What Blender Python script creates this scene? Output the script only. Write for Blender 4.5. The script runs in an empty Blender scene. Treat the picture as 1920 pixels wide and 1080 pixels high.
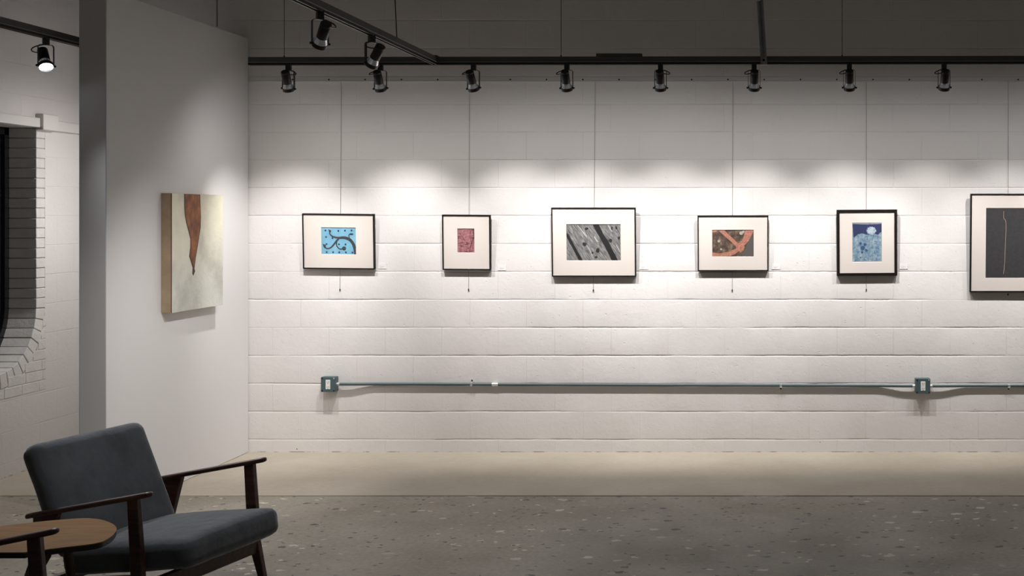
import bpy, bmesh, math, random
from mathutils import Vector, Matrix, geometry, noise
random.seed(7)
S = bpy.context.scene
COL = S.collection
PI = math.pi

# ------------------------------------------------------------------ camera
F, CX, CY, CH = 2276.0, 1440.0, 408.0, 1.70      # the photo is a crop: principal point off centre
cam = bpy.data.cameras.new('camera'); camo = bpy.data.objects.new('camera', cam); COL.objects.link(camo)
camo.location = (0, 0, CH); camo.rotation_euler = (PI/2, 0, 0)
cam.sensor_width = 36; cam.lens = F/1920*36
cam.shift_x = -(CX-960)/1920; cam.shift_y = -(540-CY)/1920
cam.clip_end = 60
S.camera = camo
# ------------------------------------------------------------------ world, exposure
w = bpy.data.worlds.new('world'); S.world = w; w.use_nodes = True
w.node_tree.nodes['Background'].inputs[0].default_value = (1.0, 0.96, 0.90, 1)
w.node_tree.nodes['Background'].inputs[1].default_value = 0.074
S.view_settings.view_transform = 'Standard'; S.view_settings.look = 'None'
S.view_settings.gamma = 1; S.view_settings.use_curve_mapping = False
S.view_settings.exposure = 0.0
E_WALL, E_SPILL, E_PANEL, E_LEFT = 84.0, 9.0, 84.0, 100.0
LCOL = (1.0, 0.963, 0.942)
def spot_light(name, loc, target, energy, size=88, blend=1.0, radius=0.022, parent=None, col=LCOL):
    l = bpy.data.lights.new(name, 'SPOT'); o = bpy.data.objects.new(name, l); COL.objects.link(o)
    l.energy = energy; l.spot_size = math.radians(size); l.spot_blend = blend
    l.shadow_soft_size = radius; l.color = col
    o.location = loc
    o.rotation_euler = (Vector(target)-Vector(loc)).to_track_quat('-Z', 'Y').to_euler()
    return o

WALL_Y = 8.79; LEFT_X = -4.98; CEIL_Z = 4.3
def at(px, py, Y):
    return Vector(((px-CX)/F*Y, Y, CH-(py-CY)/F*Y))

# ------------------------------------------------------------------ helpers
def tag(o, label=None, cat=None, group=None, kind=None):
    if label: o['label'] = label
    if cat: o['category'] = cat
    if group: o['group'] = group
    if kind: o['kind'] = kind
    return o
def empty(name, loc=(0,0,0), rot=(0,0,0)):
    o = bpy.data.objects.new(name, None); COL.objects.link(o)
    o.location = loc; o.rotation_euler = rot; o.empty_display_size = 0.05
    return o
def copy_tree(o, parent=None):
    c = o.copy(); COL.objects.link(c)
    if parent: c.parent = parent
    for ch in list(o.children): copy_tree(ch, c)
    return c
class MB:
    def __init__(s): s.v = []; s.f = []; s.m = []; s.cur = 0
    def add(s, vs, fs):
        n = len(s.v); s.v += [tuple(v) for v in vs]
        for f in fs: s.f.append(tuple(i+n for i in f)); s.m.append(s.cur)
        return s
    def box(s, a, b, M=None):
        x0,y0,z0 = a; x1,y1,z1 = b
        vs = [Vector(p) for p in ((x0,y0,z0),(x1,y0,z0),(x1,y1,z0),(x0,y1,z0),(x0,y0,z1),(x1,y0,z1),(x1,y1,z1),(x0,y1,z1))]
        if M: vs = [M @ v for v in vs]
        return s.add(vs, [(0,3,2,1),(4,5,6,7),(0,1,5,4),(1,2,6,5),(2,3,7,6),(3,0,4,7)])
    def prism(s, pts, a, b, axis='y'):
        """outline pts (2D) extruded from a to b along axis"""
        n = len(pts)
        def mk(p, t):
            return {'y': (p[0], t, p[1]), 'x': (t, p[0], p[1]), 'z': (p[0], p[1], t)}[axis]
        vs = [mk(p, a) for p in pts] + [mk(p, b) for p in pts]
        fs = [tuple(range(n)), tuple(range(2*n-1, n-1, -1))]
        fs += [(i, (i+1) % n, n+(i+1) % n, n+i) for i in range(n)]
        return s.add(vs, fs)
    def lathe(s, prof, n=32, M=None, caps=True):
        """prof: (r, z) list about +Z"""
        vs = []
        for r, z in prof:
            for k in range(n):
                a = 2*PI*k/n; v = Vector((r*math.cos(a), r*math.sin(a), z)); vs.append(M @ v if M else v)
        fs = []
        for i in range(len(prof)-1):
            for k in range(n):
                fs.append((i*n+k, i*n+(k+1) % n, (i+1)*n+(k+1) % n, (i+1)*n+k))
        if caps:
            fs.append(tuple(range(n-1, -1, -1))); m = (len(prof)-1)*n; fs.append(tuple(range(m, m+n)))
        return s.add(vs, fs)
    def tube(s, pts, r, n=10):
        pts = [Vector(p) for p in pts]; rings = []; prev = None
        for i, p in enumerate(pts):
            t = (pts[min(i+1, len(pts)-1)]-pts[max(i-1, 0)]).normalized()
            if prev is None:
                u = t.orthogonal().normalized()
            else:
                u = (prev - t*prev.dot(t)).normalized()
            prev = u; w_ = t.cross(u)
            rr = r[i] if isinstance(r, (list, tuple)) else r
            rings.append([p + u*rr*math.cos(2*PI*k/n) + w_*rr*math.sin(2*PI*k/n) for k in range(n)])
        vs = [v for rg in rings for v in rg]; fs = []
        for i in range(len(rings)-1):
            for k in range(n): fs.append((i*n+k, i*n+(k+1) % n, (i+1)*n+(k+1) % n, (i+1)*n+k))
        fs.append(tuple(range(n-1, -1, -1))); m = (len(rings)-1)*n; fs.append(tuple(range(m, m+n)))
        return s.add(vs, fs)
    def build(s, name, mats, parent=None, smooth=False, bevel=0, seg=2, ang=35):
        me = bpy.data.meshes.new(name); me.from_pydata(s.v, [], s.f)
        if not isinstance(mats, (list, tuple)): mats = [mats]
        for m in mats: me.materials.append(m)
        for p, i in zip(me.polygons, s.m): p.material_index = i
        bm = bmesh.new(); bm.from_mesh(me); bmesh.ops.recalc_face_normals(bm, faces=bm.faces); bm.to_mesh(me); bm.free()
        o = bpy.data.objects.new(name, me); COL.objects.link(o)
        if parent: o.parent = parent
        if bevel:
            b = o.modifiers.new('bevel', 'BEVEL'); b.width = bevel; b.segments = seg; b.limit_method = 'ANGLE'; b.angle_limit = math.radians(30)
        if smooth or bevel:
            for p in me.polygons: p.use_smooth = True
            if not smooth == 'all':
                try: me.set_sharp_from_angle(angle=math.radians(ang))
                except Exception: pass
        return o
def cushion(W, D, T, r, bulge, n=18):
    """rounded box centred at 0: x size D, y size W, z size T"""
    bm = bmesh.new(); bmesh.ops.create_cube(bm, size=2)
    bmesh.ops.subdivide_edges(bm, edges=bm.edges, cuts=n, use_grid_fill=True)
    hx, hy, hz = D/2, W/2, T/2
    for v in bm.verts:
        # concentrate vertices towards the edges
        p = Vector([math.copysign(abs(c)**0.75, c) if abs(c) > 1e-6 else 0 for c in v.co])
        u, q, t = p.x, p.y, p.z
        q3 = Vector((u*hx, q*hy, t*hz))
        inner = Vector((max(-hx+r, min(hx-r, q3.x)), max(-hy+r, min(hy-r, q3.y)), max(-hz+r, min(hz-r, q3.z))))
        d = q3-inner
        if d.length > 1e-9: q3 = inner + d.normalized()*r if (abs(u) > .999 or abs(q) > .999 or abs(t) > .999) else q3
        k = (1-min(1, abs(q3.x)/hx)**2.5)*(1-min(1, abs(q3.y)/hy)**2.5)
        q3.z += math.copysign(1, t)*bulge*max(0, k) if abs(t) > .5 else 0
        q3 += Vector((0, 0, 1))*0.0035*noise.noise(q3*7)
        v.co = q3
    return bm
def bm_obj(bm, name, mat, parent=None, M=None):
    if M: bmesh.ops.transform(bm, matrix=M, verts=bm.verts)
    bmesh.ops.recalc_face_normals(bm, faces=bm.faces)
    me = bpy.data.meshes.new(name); bm.to_mesh(me); bm.free(); me.materials.append(mat)
    for p in me.polygons: p.use_smooth = True
    o = bpy.data.objects.new(name, me); COL.objects.link(o)
    if parent: o.parent = parent
    return o

# ------------------------------------------------------------------ materials
def mat(name, col=(.5,.5,.5), rough=.5, metal=0, emit=None, est=0):
    m = bpy.data.materials.new(name); m.use_nodes = True
    p = m.node_tree.nodes['Principled BSDF']
    p.inputs['Base Color'].default_value = (*col, 1); p.inputs['Roughness'].default_value = rough
    p.inputs['Metallic'].default_value = metal
    if emit: p.inputs['Emission Color'].default_value = (*emit, 1); p.inputs['Emission Strength'].default_value = est
    return m
class NT:
    def __init__(s, m): s.t = m.node_tree; s.n = s.t.nodes; s.p = s.n['Principled BSDF']; s.l = s.t.links
    def new(s, typ, **kw):
        o = s.n.new(typ)
        for k, v in kw.items():
            if k.startswith('i_'):
                key = k[2:].replace('_', ' '); o.inputs[key].default_value = v
            else: setattr(o, k, v)
        return o
    def coord(s, out='Object', scale=(1,1,1), loc=(0,0,0), rot=(0,0,0)):
        tc = s.n.new('ShaderNodeTexCoord'); mp = s.n.new('ShaderNodeMapping')
        mp.inputs['Scale'].default_value = scale; mp.inputs['Location'].default_value = loc; mp.inputs['Rotation'].default_value = rot
        s.l.new(tc.outputs[out], mp.inputs[0]); return mp.outputs[0]
    def noise(s, vec, scale, detail=4, rough=.55):
        n = s.n.new('ShaderNodeTexNoise'); n.inputs['Scale'].default_value = scale; n.inputs['Detail'].default_value = detail; n.inputs['Roughness'].default_value = rough
        s.l.new(vec, n.inputs['Vector']); return n.outputs['Fac']
    def ramp(s, fac, stops):
        r = s.n.new('ShaderNodeValToRGB'); e = r.color_ramp.elements
        while len(e) > 1: e.remove(e[0])
        e[0].position = stops[0][0]; c = stops[0][1]; e[0].color = (*c, 1) if not isinstance(c, (int, float)) else (c, c, c, 1)
        for pos, c in stops[1:]:
            k = e.new(pos); k.color = (*c, 1) if not isinstance(c, (int, float)) else (c, c, c, 1)
        s.l.new(fac, r.inputs[0]); return r.outputs[0]
    def math(s, op, a, b=None, c=None, clamp=False):
        m = s.n.new('ShaderNodeMath'); m.operation = op; m.use_clamp = clamp
        for i, x in enumerate((a, b, c)):
            if x is None: continue
            if isinstance(x, (int, float)): m.inputs[i].default_value = x
            else: s.l.new(x, m.inputs[i])
        return m.outputs[0]
    def mix(s, fac, a, b, mode='MIX'):
        m = s.n.new('ShaderNodeMix'); m.data_type = 'RGBA'; m.blend_type = mode
        for k, x in ((0, fac), (6, a), (7, b)):
            if isinstance(x, (int, float)): m.inputs[k].default_value = x
            elif isinstance(x, tuple): m.inputs[k].default_value = (*x, 1)
            else: s.l.new(x, m.inputs[k])
        return m.outputs[2]
    def bump(s, h, strength=.3, dist=.01, prev=None):
        b = s.n.new('ShaderNodeBump'); b.inputs['Strength'].default_value = strength; b.inputs['Distance'].default_value = dist
        s.l.new(h, b.inputs['Height'])
        if prev: s.l.new(prev, b.inputs['Normal'])
        return b.outputs[0]
    def color(s, c): s.l.new(c, s.p.inputs['Base Color'])
    def normal(s, n): s.l.new(n, s.p.inputs['Normal'])

Z0, RH, BW = 0.0927, 0.2025, 0.409
def block_mat(name, axis='X', phase=-2.772):
    m = mat(name, (.72,.695,.67), .62); t = NT(m)
    tc = t.n.new('ShaderNodeTexCoord'); sp = t.n.new('ShaderNodeSeparateXYZ'); t.l.new(tc.outputs['Object'], sp.inputs[0])
    u = t.math('SUBTRACT', sp.outputs[axis], phase - BW*20)
    v = t.math('SUBTRACT', sp.outputs['Z'], Z0 - RH*20)
    cb = t.n.new('ShaderNodeCombineXYZ'); t.l.new(u, cb.inputs[0]); t.l.new(v, cb.inputs[1])
    br = t.n.new('ShaderNodeTexBrick'); br.offset = .5; br.offset_frequency = 2; br.squash = 1
    for k, x in (('Scale', 1), ('Mortar Size', .0035), ('Mortar Smooth', .6), ('Bias', 0), ('Brick Width', BW), ('Row Height', RH)): br.inputs[k].default_value = x
    t.l.new(cb.outputs[0], br.inputs['Vector'])
    obj = tc.outputs['Object']
    msk = t.ramp(t.noise(obj, 1.7, 2), [(.38, .15), (.62, 1)])
    inv = t.math('MULTIPLY', t.math('SUBTRACT', 1.0, t.math('MULTIPLY', br.outputs['Fac'], msk)), 1.0)
    b1 = t.bump(inv, .55, .004)
    n1 = t.noise(obj, 26, 5, .6)
    b2 = t.bump(n1, .35, .006, b1)
    pits = t.ramp(t.noise(obj, 60, 2, .5), [(.24, 0), (.30, 1)])
    b3 = t.bump(pits, .5, .004, b2)
    t.normal(b3)
    base = t.ramp(t.noise(obj, 1.1, 3), [(.3, (.70,.672,.655)), (.7, (.745,.725,.71))])
    # grime along the very foot of the wall, in patches
    low = t.math('LESS_THAN', sp.outputs['Z'], .007)
    pm = t.ramp(t.noise(obj, 11, 5), [(.50, 0), (.60, .75)])
    base = t.mix(t.math('MULTIPLY', low, pm), base, (.20,.17,.12))
    # small unfilled holes in the block face
    vo = t.n.new('ShaderNodeTexVoronoi'); vo.inputs['Scale'].default_value = 3.1; t.l.new(obj, vo.inputs['Vector'])
    hole = t.math('MULTIPLY', t.math('LESS_THAN', vo.outputs['Distance'], .017), t.math('LESS_THAN', sp.outputs['Z'], 1.05))
    base = t.mix(hole, base, (.12,.11,.10))
    t.color(base)
    return m
M_block = block_mat('painted_block')
M_block_left = block_mat('painted_block_left', 'Y', 8.5)
M_panel = mat('panel_paint', (.72,.71,.71), .6)
t = NT(M_panel); t.normal(t.bump(t.noise(t.coord(), 55, 3), .08, .002))
M_trim = mat('trim_paint', (.70,.68,.66), .6); t = NT(M_trim); t.normal(t.bump(t.noise(t.coord(), 30, 3), .2, .003))
M_brick = mat('painted_brick', (.64,.625,.60), .65); t = NT(M_brick); t.normal(t.bump(t.noise(t.coord(), 45, 5), .5, .006))
t.color(t.ramp(t.noise(t.coord(), 9, 3), [(.3, (.66,.64,.615)), (.7, (.74,.72,.70))]))
M_mortar = mat('mortar', (.40,.38,.36), .9); t = NT(M_mortar); t.normal(t.bump(t.noise(t.coord(), 60, 3), .5, .004))
M_dark = mat('window_dark', (.012,.013,.015), .12)
M_ceil = mat('ceiling_paint', (.30,.29,.27), .8); t = NT(M_ceil); t.normal(t.bump(t.noise(t.coord(), 20, 3), .2, .004))

# concrete floor
M_floor = mat('concrete_floor', (.3,.28,.24), .55); t = NT(M_floor)
tc = t.n.new('ShaderNodeTexCoord'); obj = tc.outputs['Object']; sp = t.n.new('ShaderNodeSeparateXYZ'); t.l.new(obj, sp.inputs[0])
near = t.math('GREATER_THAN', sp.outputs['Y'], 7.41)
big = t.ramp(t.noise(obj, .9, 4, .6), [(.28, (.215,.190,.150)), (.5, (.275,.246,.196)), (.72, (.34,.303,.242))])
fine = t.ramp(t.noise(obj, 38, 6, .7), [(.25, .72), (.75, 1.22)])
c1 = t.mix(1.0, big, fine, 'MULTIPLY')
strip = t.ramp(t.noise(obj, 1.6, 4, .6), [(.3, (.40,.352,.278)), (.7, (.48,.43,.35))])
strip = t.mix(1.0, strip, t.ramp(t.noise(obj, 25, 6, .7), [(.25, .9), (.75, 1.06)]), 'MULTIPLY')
def chips(seed, scale, thr, pick, jit=1.0):
    mp = t.n.new('ShaderNodeMapping'); mp.inputs['Location'].default_value = (seed, seed*1.7, 0); mp.inputs['Rotation'].default_value = (0,0,.2)
    mp.inputs['Scale'].default_value = (.8, 1.1, 1)
    t.l.new(obj, mp.inputs[0])
    nz = t.n.new('ShaderNodeTexNoise'); nz.inputs['Scale'].default_value = 30; t.l.new(obj, nz.inputs['Vector'])
    ad = t.n.new('ShaderNodeVectorMath'); ad.operation = 'MULTIPLY_ADD'; t.l.new(nz.outputs['Color'], ad.inputs[0]); ad.inputs[1].default_value = (.05,.05,0); t.l.new(mp.outputs[0], ad.inputs[2])
    vo = t.n.new('ShaderNodeTexVoronoi'); vo.voronoi_dimensions = '2D'; vo.inputs['Scale'].default_value = scale; t.l.new(ad.outputs[0], vo.inputs['Vector'])
    sc = t.n.new('ShaderNodeSeparateColor'); t.l.new(vo.outputs['Color'], sc.inputs[0])
    sz = t.math('MULTIPLY', sc.outputs[1], thr)
    a = t.math('LESS_THAN', vo.outputs['Distance'], sz); b = t.math('GREATER_THAN', sc.outputs[0], pick)
    return t.math('MULTIPLY', a, b)
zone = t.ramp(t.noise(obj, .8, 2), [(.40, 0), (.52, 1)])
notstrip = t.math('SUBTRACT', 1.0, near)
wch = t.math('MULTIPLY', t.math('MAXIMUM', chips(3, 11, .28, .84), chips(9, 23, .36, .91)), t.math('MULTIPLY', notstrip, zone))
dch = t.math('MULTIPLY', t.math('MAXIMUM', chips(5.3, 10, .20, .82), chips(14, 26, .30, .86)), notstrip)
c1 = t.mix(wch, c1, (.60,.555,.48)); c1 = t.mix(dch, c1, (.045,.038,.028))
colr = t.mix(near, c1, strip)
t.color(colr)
t.l.new(t.ramp(t.noise(obj, 2.2, 4), [(.3, .40), (.7, .60)]), t.p.inputs['Roughness'])
t.normal(t.bump(t.noise(obj, 45, 5, .7), .22, .004, t.bump(t.math('SUBTRACT', 1.0, dch), .5, .004)))

M_black = mat('black_frame', (.0075,.0058,.005), .55)
M_black.node_tree.nodes['Principled BSDF'].inputs['Specular IOR Level'].default_value = .18
M_spot = mat('black_enamel', (.010,.010,.011), .38)
M_track = mat('grey_channel', (.085,.085,.093), .42)
M_lip = mat('channel_lip', (.30,.30,.31), .35, .2)
M_trackb = mat('black_track', (.006,.006,.007), .4)
M_chrome = mat('lamp_reflector', (.9,.9,.92), .16, 1, (.85,.9,1.0), .03)
M_bulb = mat('lamp_glass', (1,1,1), .2, 0, (.90,.95,1.0), 14)
M_galv = mat('galvanised_steel', (.33,.33,.335), .42, .55)
t = NT(M_galv); t.color(t.ramp(t.noise(t.coord(scale=(1,1,.3)), 30, 3), [(.3, (.24,.24,.245)), (.7, (.38,.38,.385))]))
M_wire = mat('hanging_wire', (.06,.058,.055), .5, .2)
M_cable = mat('picture_cable', (.24,.235,.23), .45, .2)
M_white = mat('white_plastic', (.82,.81,.80), .35)
M_mat = mat('mat_board', (.71,.655,.61), .85)
M_card = mat('label_card', (.755,.74,.73), .6)
M_ink = mat('grey_ink', (.45,.45,.46), .7)
M_teal = mat('teal_paint', (.065,.108,.116), .45)
t = NT(M_teal); t.normal(t.bump(t.noise(t.coord(), 120, 3), .2, .002))
M_screw = mat('dark_screw', (.05,.045,.04), .4, .6)
M_hole = mat('hole_black', (.004,.004,.004), .9)
M_zinc = mat('bright_zinc', (.75,.76,.76), .3, .6)

def wood(name, a, b, rough=.4, sc=(3,30,30)):
    m = mat(name, a, rough); t = NT(m); v = t.coord(scale=sc)
    t.color(t.ramp(t.noise(v, 1.6, 6, .6), [(.32, a), (.68, b)])); t.normal(t.bump(t.noise(v, 4, 4), .12, .002)); return m
M_walnut = wood('walnut', (.026,.009,.006), (.080,.032,.021), .42)
M_table = wood('oak_top', (.235,.125,.047), (.31,.175,.070), .7, (4,22,22))
M_table.node_tree.nodes['Principled BSDF'].inputs['Specular IOR Level'].default_value = .12
M_edge = mat('table_edge', (.014,.010,.008), .4)
M_vel = mat('charcoal_velvet', (.05,.056,.064), .85); t = NT(M_vel)
t.color(t.ramp(t.noise(t.coord(), 6, 4, .6), [(.3, (.052,.060,.072)), (.7, (.095,.107,.124))]))
t.p.inputs['Sheen Weight'].default_value = .9; t.p.inputs['Sheen Roughness'].default_value = .35; t.p.inputs['Sheen Tint'].default_value = (.75,.80,.86,1)
t.normal(t.bump(t.noise(t.coord(), 9, 4), .35, .02, t.bump(t.noise(t.coord(), 260, 2), .12, .001)))
M_glass = bpy.data.materials.new('picture_glass'); M_glass.use_nodes = True
nt = M_glass.node_tree; nt.nodes.clear()
o_ = nt.nodes.new('ShaderNodeOutputMaterial'); mx = nt.nodes.new('ShaderNodeMixShader'); tr = nt.nodes.new('ShaderNodeBsdfTransparent'); gl = nt.nodes.new('ShaderNodeBsdfGlossy')
lw = nt.nodes.new('ShaderNodeLayerWeight'); pw = nt.nodes.new('ShaderNodeMath'); pw.operation = 'POWER'; pw.inputs[1].default_value = 5; fr = nt.nodes.new('ShaderNodeMath'); fr.operation = 'MULTIPLY_ADD'; fr.inputs[1].default_value = .9; fr.inputs[2].default_value = .045; nt.links.new(lw.outputs['Facing'], pw.inputs[0]); nt.links.new(pw.outputs[0], fr.inputs[0]); gl.inputs['Roughness'].default_value = .03
nt.links.new(fr.outputs[0], mx.inputs[0]); nt.links.new(tr.outputs[0], mx.inputs[1]); nt.links.new(gl.outputs[0], mx.inputs[2]); nt.links.new(mx.outputs[0], o_.inputs[0])

# ================================================================== STRUCTURE
# back wall: courses with real raked joints, irregular like filled-over mortar
def back_wall():
    x0, x1 = LEFT_X, 4.6
    joints = [Z0+RH*k for k in range(0, 21)]
    zs = [0.0]
    for j in joints:
        if j > CEIL_Z-.02: break
        zs += [j-.010, j-.0045, j-.0012, j+.0012, j+.0045, j+.010]
    zs.append(CEIL_Z)
    rel = [0]
    for j in joints:
        if j > CEIL_Z-.02: break
        rel += [0, .15, 1, 1, .15, 0]
    rel.append(0)
    jid = [-1]
    for q, j in enumerate(joints):
        if j > CEIL_Z-.02: break
        jid += [q]*6
    jid.append(-1)
    nx = 520; v = []; f = []
    for i, z in enumerate(zs):
        for k in range(nx+1):
            x = x0+(x1-x0)*k/nx
            q = jid[i]
            up = .65 if z > 1.8 else 1.15
            a = .5+.9*noise.noise(Vector((x*1.3, q*7.1, 1))) + .5*noise.noise(Vector((x*7, q*3.3, 5)))
            d = rel[i]*.0045*max(.0, min(1, a))*up
            zz = z + (.0035*noise.noise(Vector((x*2.2, q*5.7, 9))) + .0018*noise.noise(Vector((x*14, q*2.1, 3))) if q >= 0 else 0)
            v.append((x, WALL_Y + d + .0012*noise.noise(Vector((x*3, z*4, 0))), zz))
    for i in range(len(zs)-1):
        for k in range(nx):
            a = i*(nx+1)+k; f.append((a, a+1, a+nx+2, a+nx+1))
    mb = MB(); mb.add(v, f)
    o = mb.build('wall_back', M_block, smooth='all'); 
    return tag(o, kind='structure')
back_wall()
# left wall with a window opening whose lower corners are round
WY0, WY1, WZT, WZC, WR = 6.40, 8.26, 2.312, 1.10, 0.42
def window_path(off):
    """outline (Y,z) of the opening grown by off, from top right, down, round the corner, along the sill and up"""
    p = [(WY1+off, WZT)]
    p.append((WY1+off, WZC))
    r = WR+off
    for k in range(1, 13):
        a = k/12*PI/2; p.append((WY1-WR+r*math.cos(a), WZC-r*math.sin(a)))
    for k in range(0, 13):
        a = PI/2+k/12*PI/2; p.append((WY0+WR+r*math.cos(a), WZC-r*math.sin(a)))
    p.append((WY0-off, WZT))
    return p
hole = window_path(.1)
outer = [(0.5, 0), (WALL_Y, 0), (WALL_Y, CEIL_Z), (0.5, CEIL_Z)]
allp = [Vector((y, z, 0)) for y, z in outer]; hp = [Vector((y, z, 0)) for y, z in hole]
tri = geometry.tessellate_polygon([allp, hp])
mb = MB(); mb.add([(LEFT_X, p.x, p.y) for p in allp+hp], [tuple(x) for x in tri])
tag(mb.build('wall_left', M_block_left), kind='structure')
# brick surround and reveal: header bricks following the opening
win = empty('window_1', (0,0,0)); tag(win, kind='structure')
def offs(s):
    """point and outward normal at arc length s down the right jamb and round"""
    L1 = WZT-WZC; L2 = WR*PI/2; L3 = (WY1-WY0)-2*WR
    if s < L1: return Vector((WY1, WZT-s)), Vector((1, 0))
    if s < L1+L2:
        a = (s-L1)/WR; return Vector((WY1-WR+WR*math.cos(a), WZC-WR*math.sin(a))), Vector((math.cos(a), -math.sin(a)))
    if s < L1+L2+L3: return Vector((WY1-WR-(s-L1-L2), WZC-WR)), Vector((0, -1))
    if s < L1+2*L2+L3:
        a = PI/2+(s-L1-L2-L3)/WR; return Vector((WY0+WR+WR*math.cos(a), WZC-WR*math.sin(a))), Vector((math.cos(a), -math.sin(a)))
    return Vector((WY0, WZC+(s-L1-2*L2-L3))), Vector((-1, 0))
tot = 2*(WZT-WZC)+WR*PI+(WY1-WY0)-2*WR
mb = MB(); s = .002; P = .0682
while s < tot-.06:
    j = random.uniform(-.003, .003); g = .0055
    a, na = offs(s+g/2); b, nb = offs(s+P-g/2)
    q0, q1 = a-na*(j*.6), b-nb*(j*.6); o0, o1 = a+na*.098, b+nb*.098
    xs = (LEFT_X-.19, LEFT_X+.002+j*.4)
    vs = [(xs[0], *q0), (xs[0], *q1), (xs[0], *o1), (xs[0], *o0), (xs[1], *q0), (xs[1], *q1), (xs[1], *o1), (xs[1], *o0)]
    mb.add(vs, [(0,1,2,3),(4,7,6,5),(0,4,5,1),(1,5,6,2),(2,6,7,3),(3,7,4,0)])
    s += P
mb.build('brick_surround', M_brick, win, bevel=.003)
mb = MB(); pi_, po_ = window_path(.007), window_path(.1); n = len(pi_)
vs = [(LEFT_X-.188, *p) for p in pi_]+[(LEFT_X-.003, *p) for p in pi_]+[(LEFT_X-.003, *p) for p in po_]
fs = [(i, i+1, n+i+1, n+i) for i in range(n-1)]+[(n+i, n+i+1, 2*n+i+1, 2*n+i) for i in range(n-1)]
mb.add(vs, fs); mb.build('mortar_bed', M_mortar, win)
mb = MB(); fp = window_path(0); fq = window_path(-.05); n = len(fp)
def ring(mb, A, B, x0, x1):
    n = len(A); vs = [(x, *p) for x in (x0, x1) for pl in (A, B) for p in pl]
    fs = []
    for i in range(n-1):
        fs += [(i, i+1, n+i+1, n+i), (2*n+i, 3*n+i, 3*n+i+1, 2*n+i+1), (n+i, n+i+1, 3*n+i+1, 3*n+i), (i, 2*n+i, 2*n+i+1, i+1)]
    mb.add(vs, fs)
ring(mb, window_path(.006), window_path(-.045), LEFT_X-.235, LEFT_X-.185)
mb.box((LEFT_X-.235, WY0, WZT-.05), (LEFT_X-.185, WY1, WZT))
mb.build('window_frame', M_dark, win)
mb = MB(); pts = window_path(-.03); mb.prism(pts, LEFT_X-.22, LEFT_X-.212, 'x'); mb.build('window_pane', M_dark, win)
mb = MB(); mb.box((LEFT_X-.24, WY0-.1, WZT), (LEFT_X-.001, WY1+.1, WZT+.002)); mb.build('soffit', M_brick, win)
# a few more bricks on the wall face outside the curve, low down
mb = MB()
rows = [(.985, 8.33, .028), (.90, 8.31, .06), (.83, 8.28, .09), (.76, 8.22, .13), (.69, 8.13, .21), (.62, 7.95, .40), (.55, 7.72, .62)]
for z, y, L in rows:
    yy = y; end = 8.37
    while yy < end-.03:
        y2 = min(yy+.19, end); mb.box((LEFT_X-.02, yy+.004, z-.032), (LEFT_X+.0028+random.uniform(-.0008,.001), y2-.004, z+.032)); yy = y2
tag(mb.build('trim_2', M_brick, bevel=.002), kind='structure')
# ledge board over the window with its stepped block
mb = MB(); mb.box((LEFT_X, 1.0, 2.313), (LEFT_X+.035, 8.25, 2.377)); mb.box((LEFT_X, 8.43, 2.302), (LEFT_X+.03, WALL_Y, 2.373))
tag(mb.build('trim_1', M_trim, bevel=.004), kind='structure')
mb = MB(); mb.box((LEFT_X, 8.252, 2.298), (LEFT_X+.055, 8.428, 2.408)); tag(mb.build('trim_4', M_trim, bevel=.005), kind='structure')

# floor: foreground slab and the strip by the wall with an open joint between them
def floor():
    x0, x1 = LEFT_X, 4.6; nx = 420; mb = MB()
    jy = 7.412
    prof = []
    for k in range(nx+1):
        x = x0+(x1-x0)*k/nx
        e1 = .004*noise.noise(Vector((x*3, 1, 0)))+.004*abs(noise.noise(Vector((x*19, 2, 0))))
        e2 = .004*noise.noise(Vector((x*3, 1, 0)))-.002*abs(noise.noise(Vector((x*17, 5, 0))))
        wdt = .0065 if x > -3.2 else .0028
        if -.16 < x < .10: wdt = .0005
        prof.append((x, jy-wdt-abs(e1)*.8, jy+wdt+e2*.3))
    v = []; 
    for x, a, b in prof:
        v += [(x, .5, 0), (x, a, 0), (x, a+.0015, -.012), (x, max(b-.0015, a+.002), -.012), (x, max(b, a+.0035), .0015), (x, WALL_Y+.02, .0015)]
    f = []
    for k in range(nx):
        for j in range(5): a = k*6+j; f.append((a, a+6, a+7, a+1))
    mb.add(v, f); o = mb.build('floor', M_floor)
    return tag(o, kind='structure')
floor()
mb = MB(); mb.box((LEFT_X, .5, CEIL_Z), (4.6, WALL_Y, CEIL_Z+.1)); tag(mb.build('ceiling', M_ceil), kind='structure')

# picture rail with its screws
RZ0, RZ1 = CH+(CY-154)/F*WALL_Y, CH+(CY-145)/F*WALL_Y
rail = empty('picture_rail', (0, WALL_Y, RZ0)); tag(rail, 'long grey metal picture rail screwed along the block wall above the pictures', 'rail')
mb = MB(); mb.prism([(-.0005, 0), (-.020, 0), (-.020, .007), (-.007, .010), (-.007, .034), (-.0005, .034)], -3.755, 4.5, 'x')
o = mb.build('rail_strip', M_trim, rail)
xx = -3.44
scr0 = None
while xx < 4.4:
    if scr0 is None:
        mb = MB(); mb.lathe([(.006, 0), (.0055, .002), (.003, .004)], 10, Matrix.Rotation(PI/2, 4, 'X')); scr0 = mb.build('screw', M_screw, rail, smooth=True); s_ = scr0
    else:
        s_ = scr0.copy(); COL.objects.link(s_)
    s_.location = (xx, -.007, .018); xx += .2625

# free-standing panel
PX, PXB, PY0, PY1, PH = -3.76, -3.915, 6.896, 8.783, 2.997
mb = MB(); mb.box((PXB, PY0, .002), (PX, PY1, PH))
pn = mb.build('partition_panel', M_panel, bevel=.004)
tag(pn, 'tall white partition panel standing out from the back wall, carrying a painting', 'partition')
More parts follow.
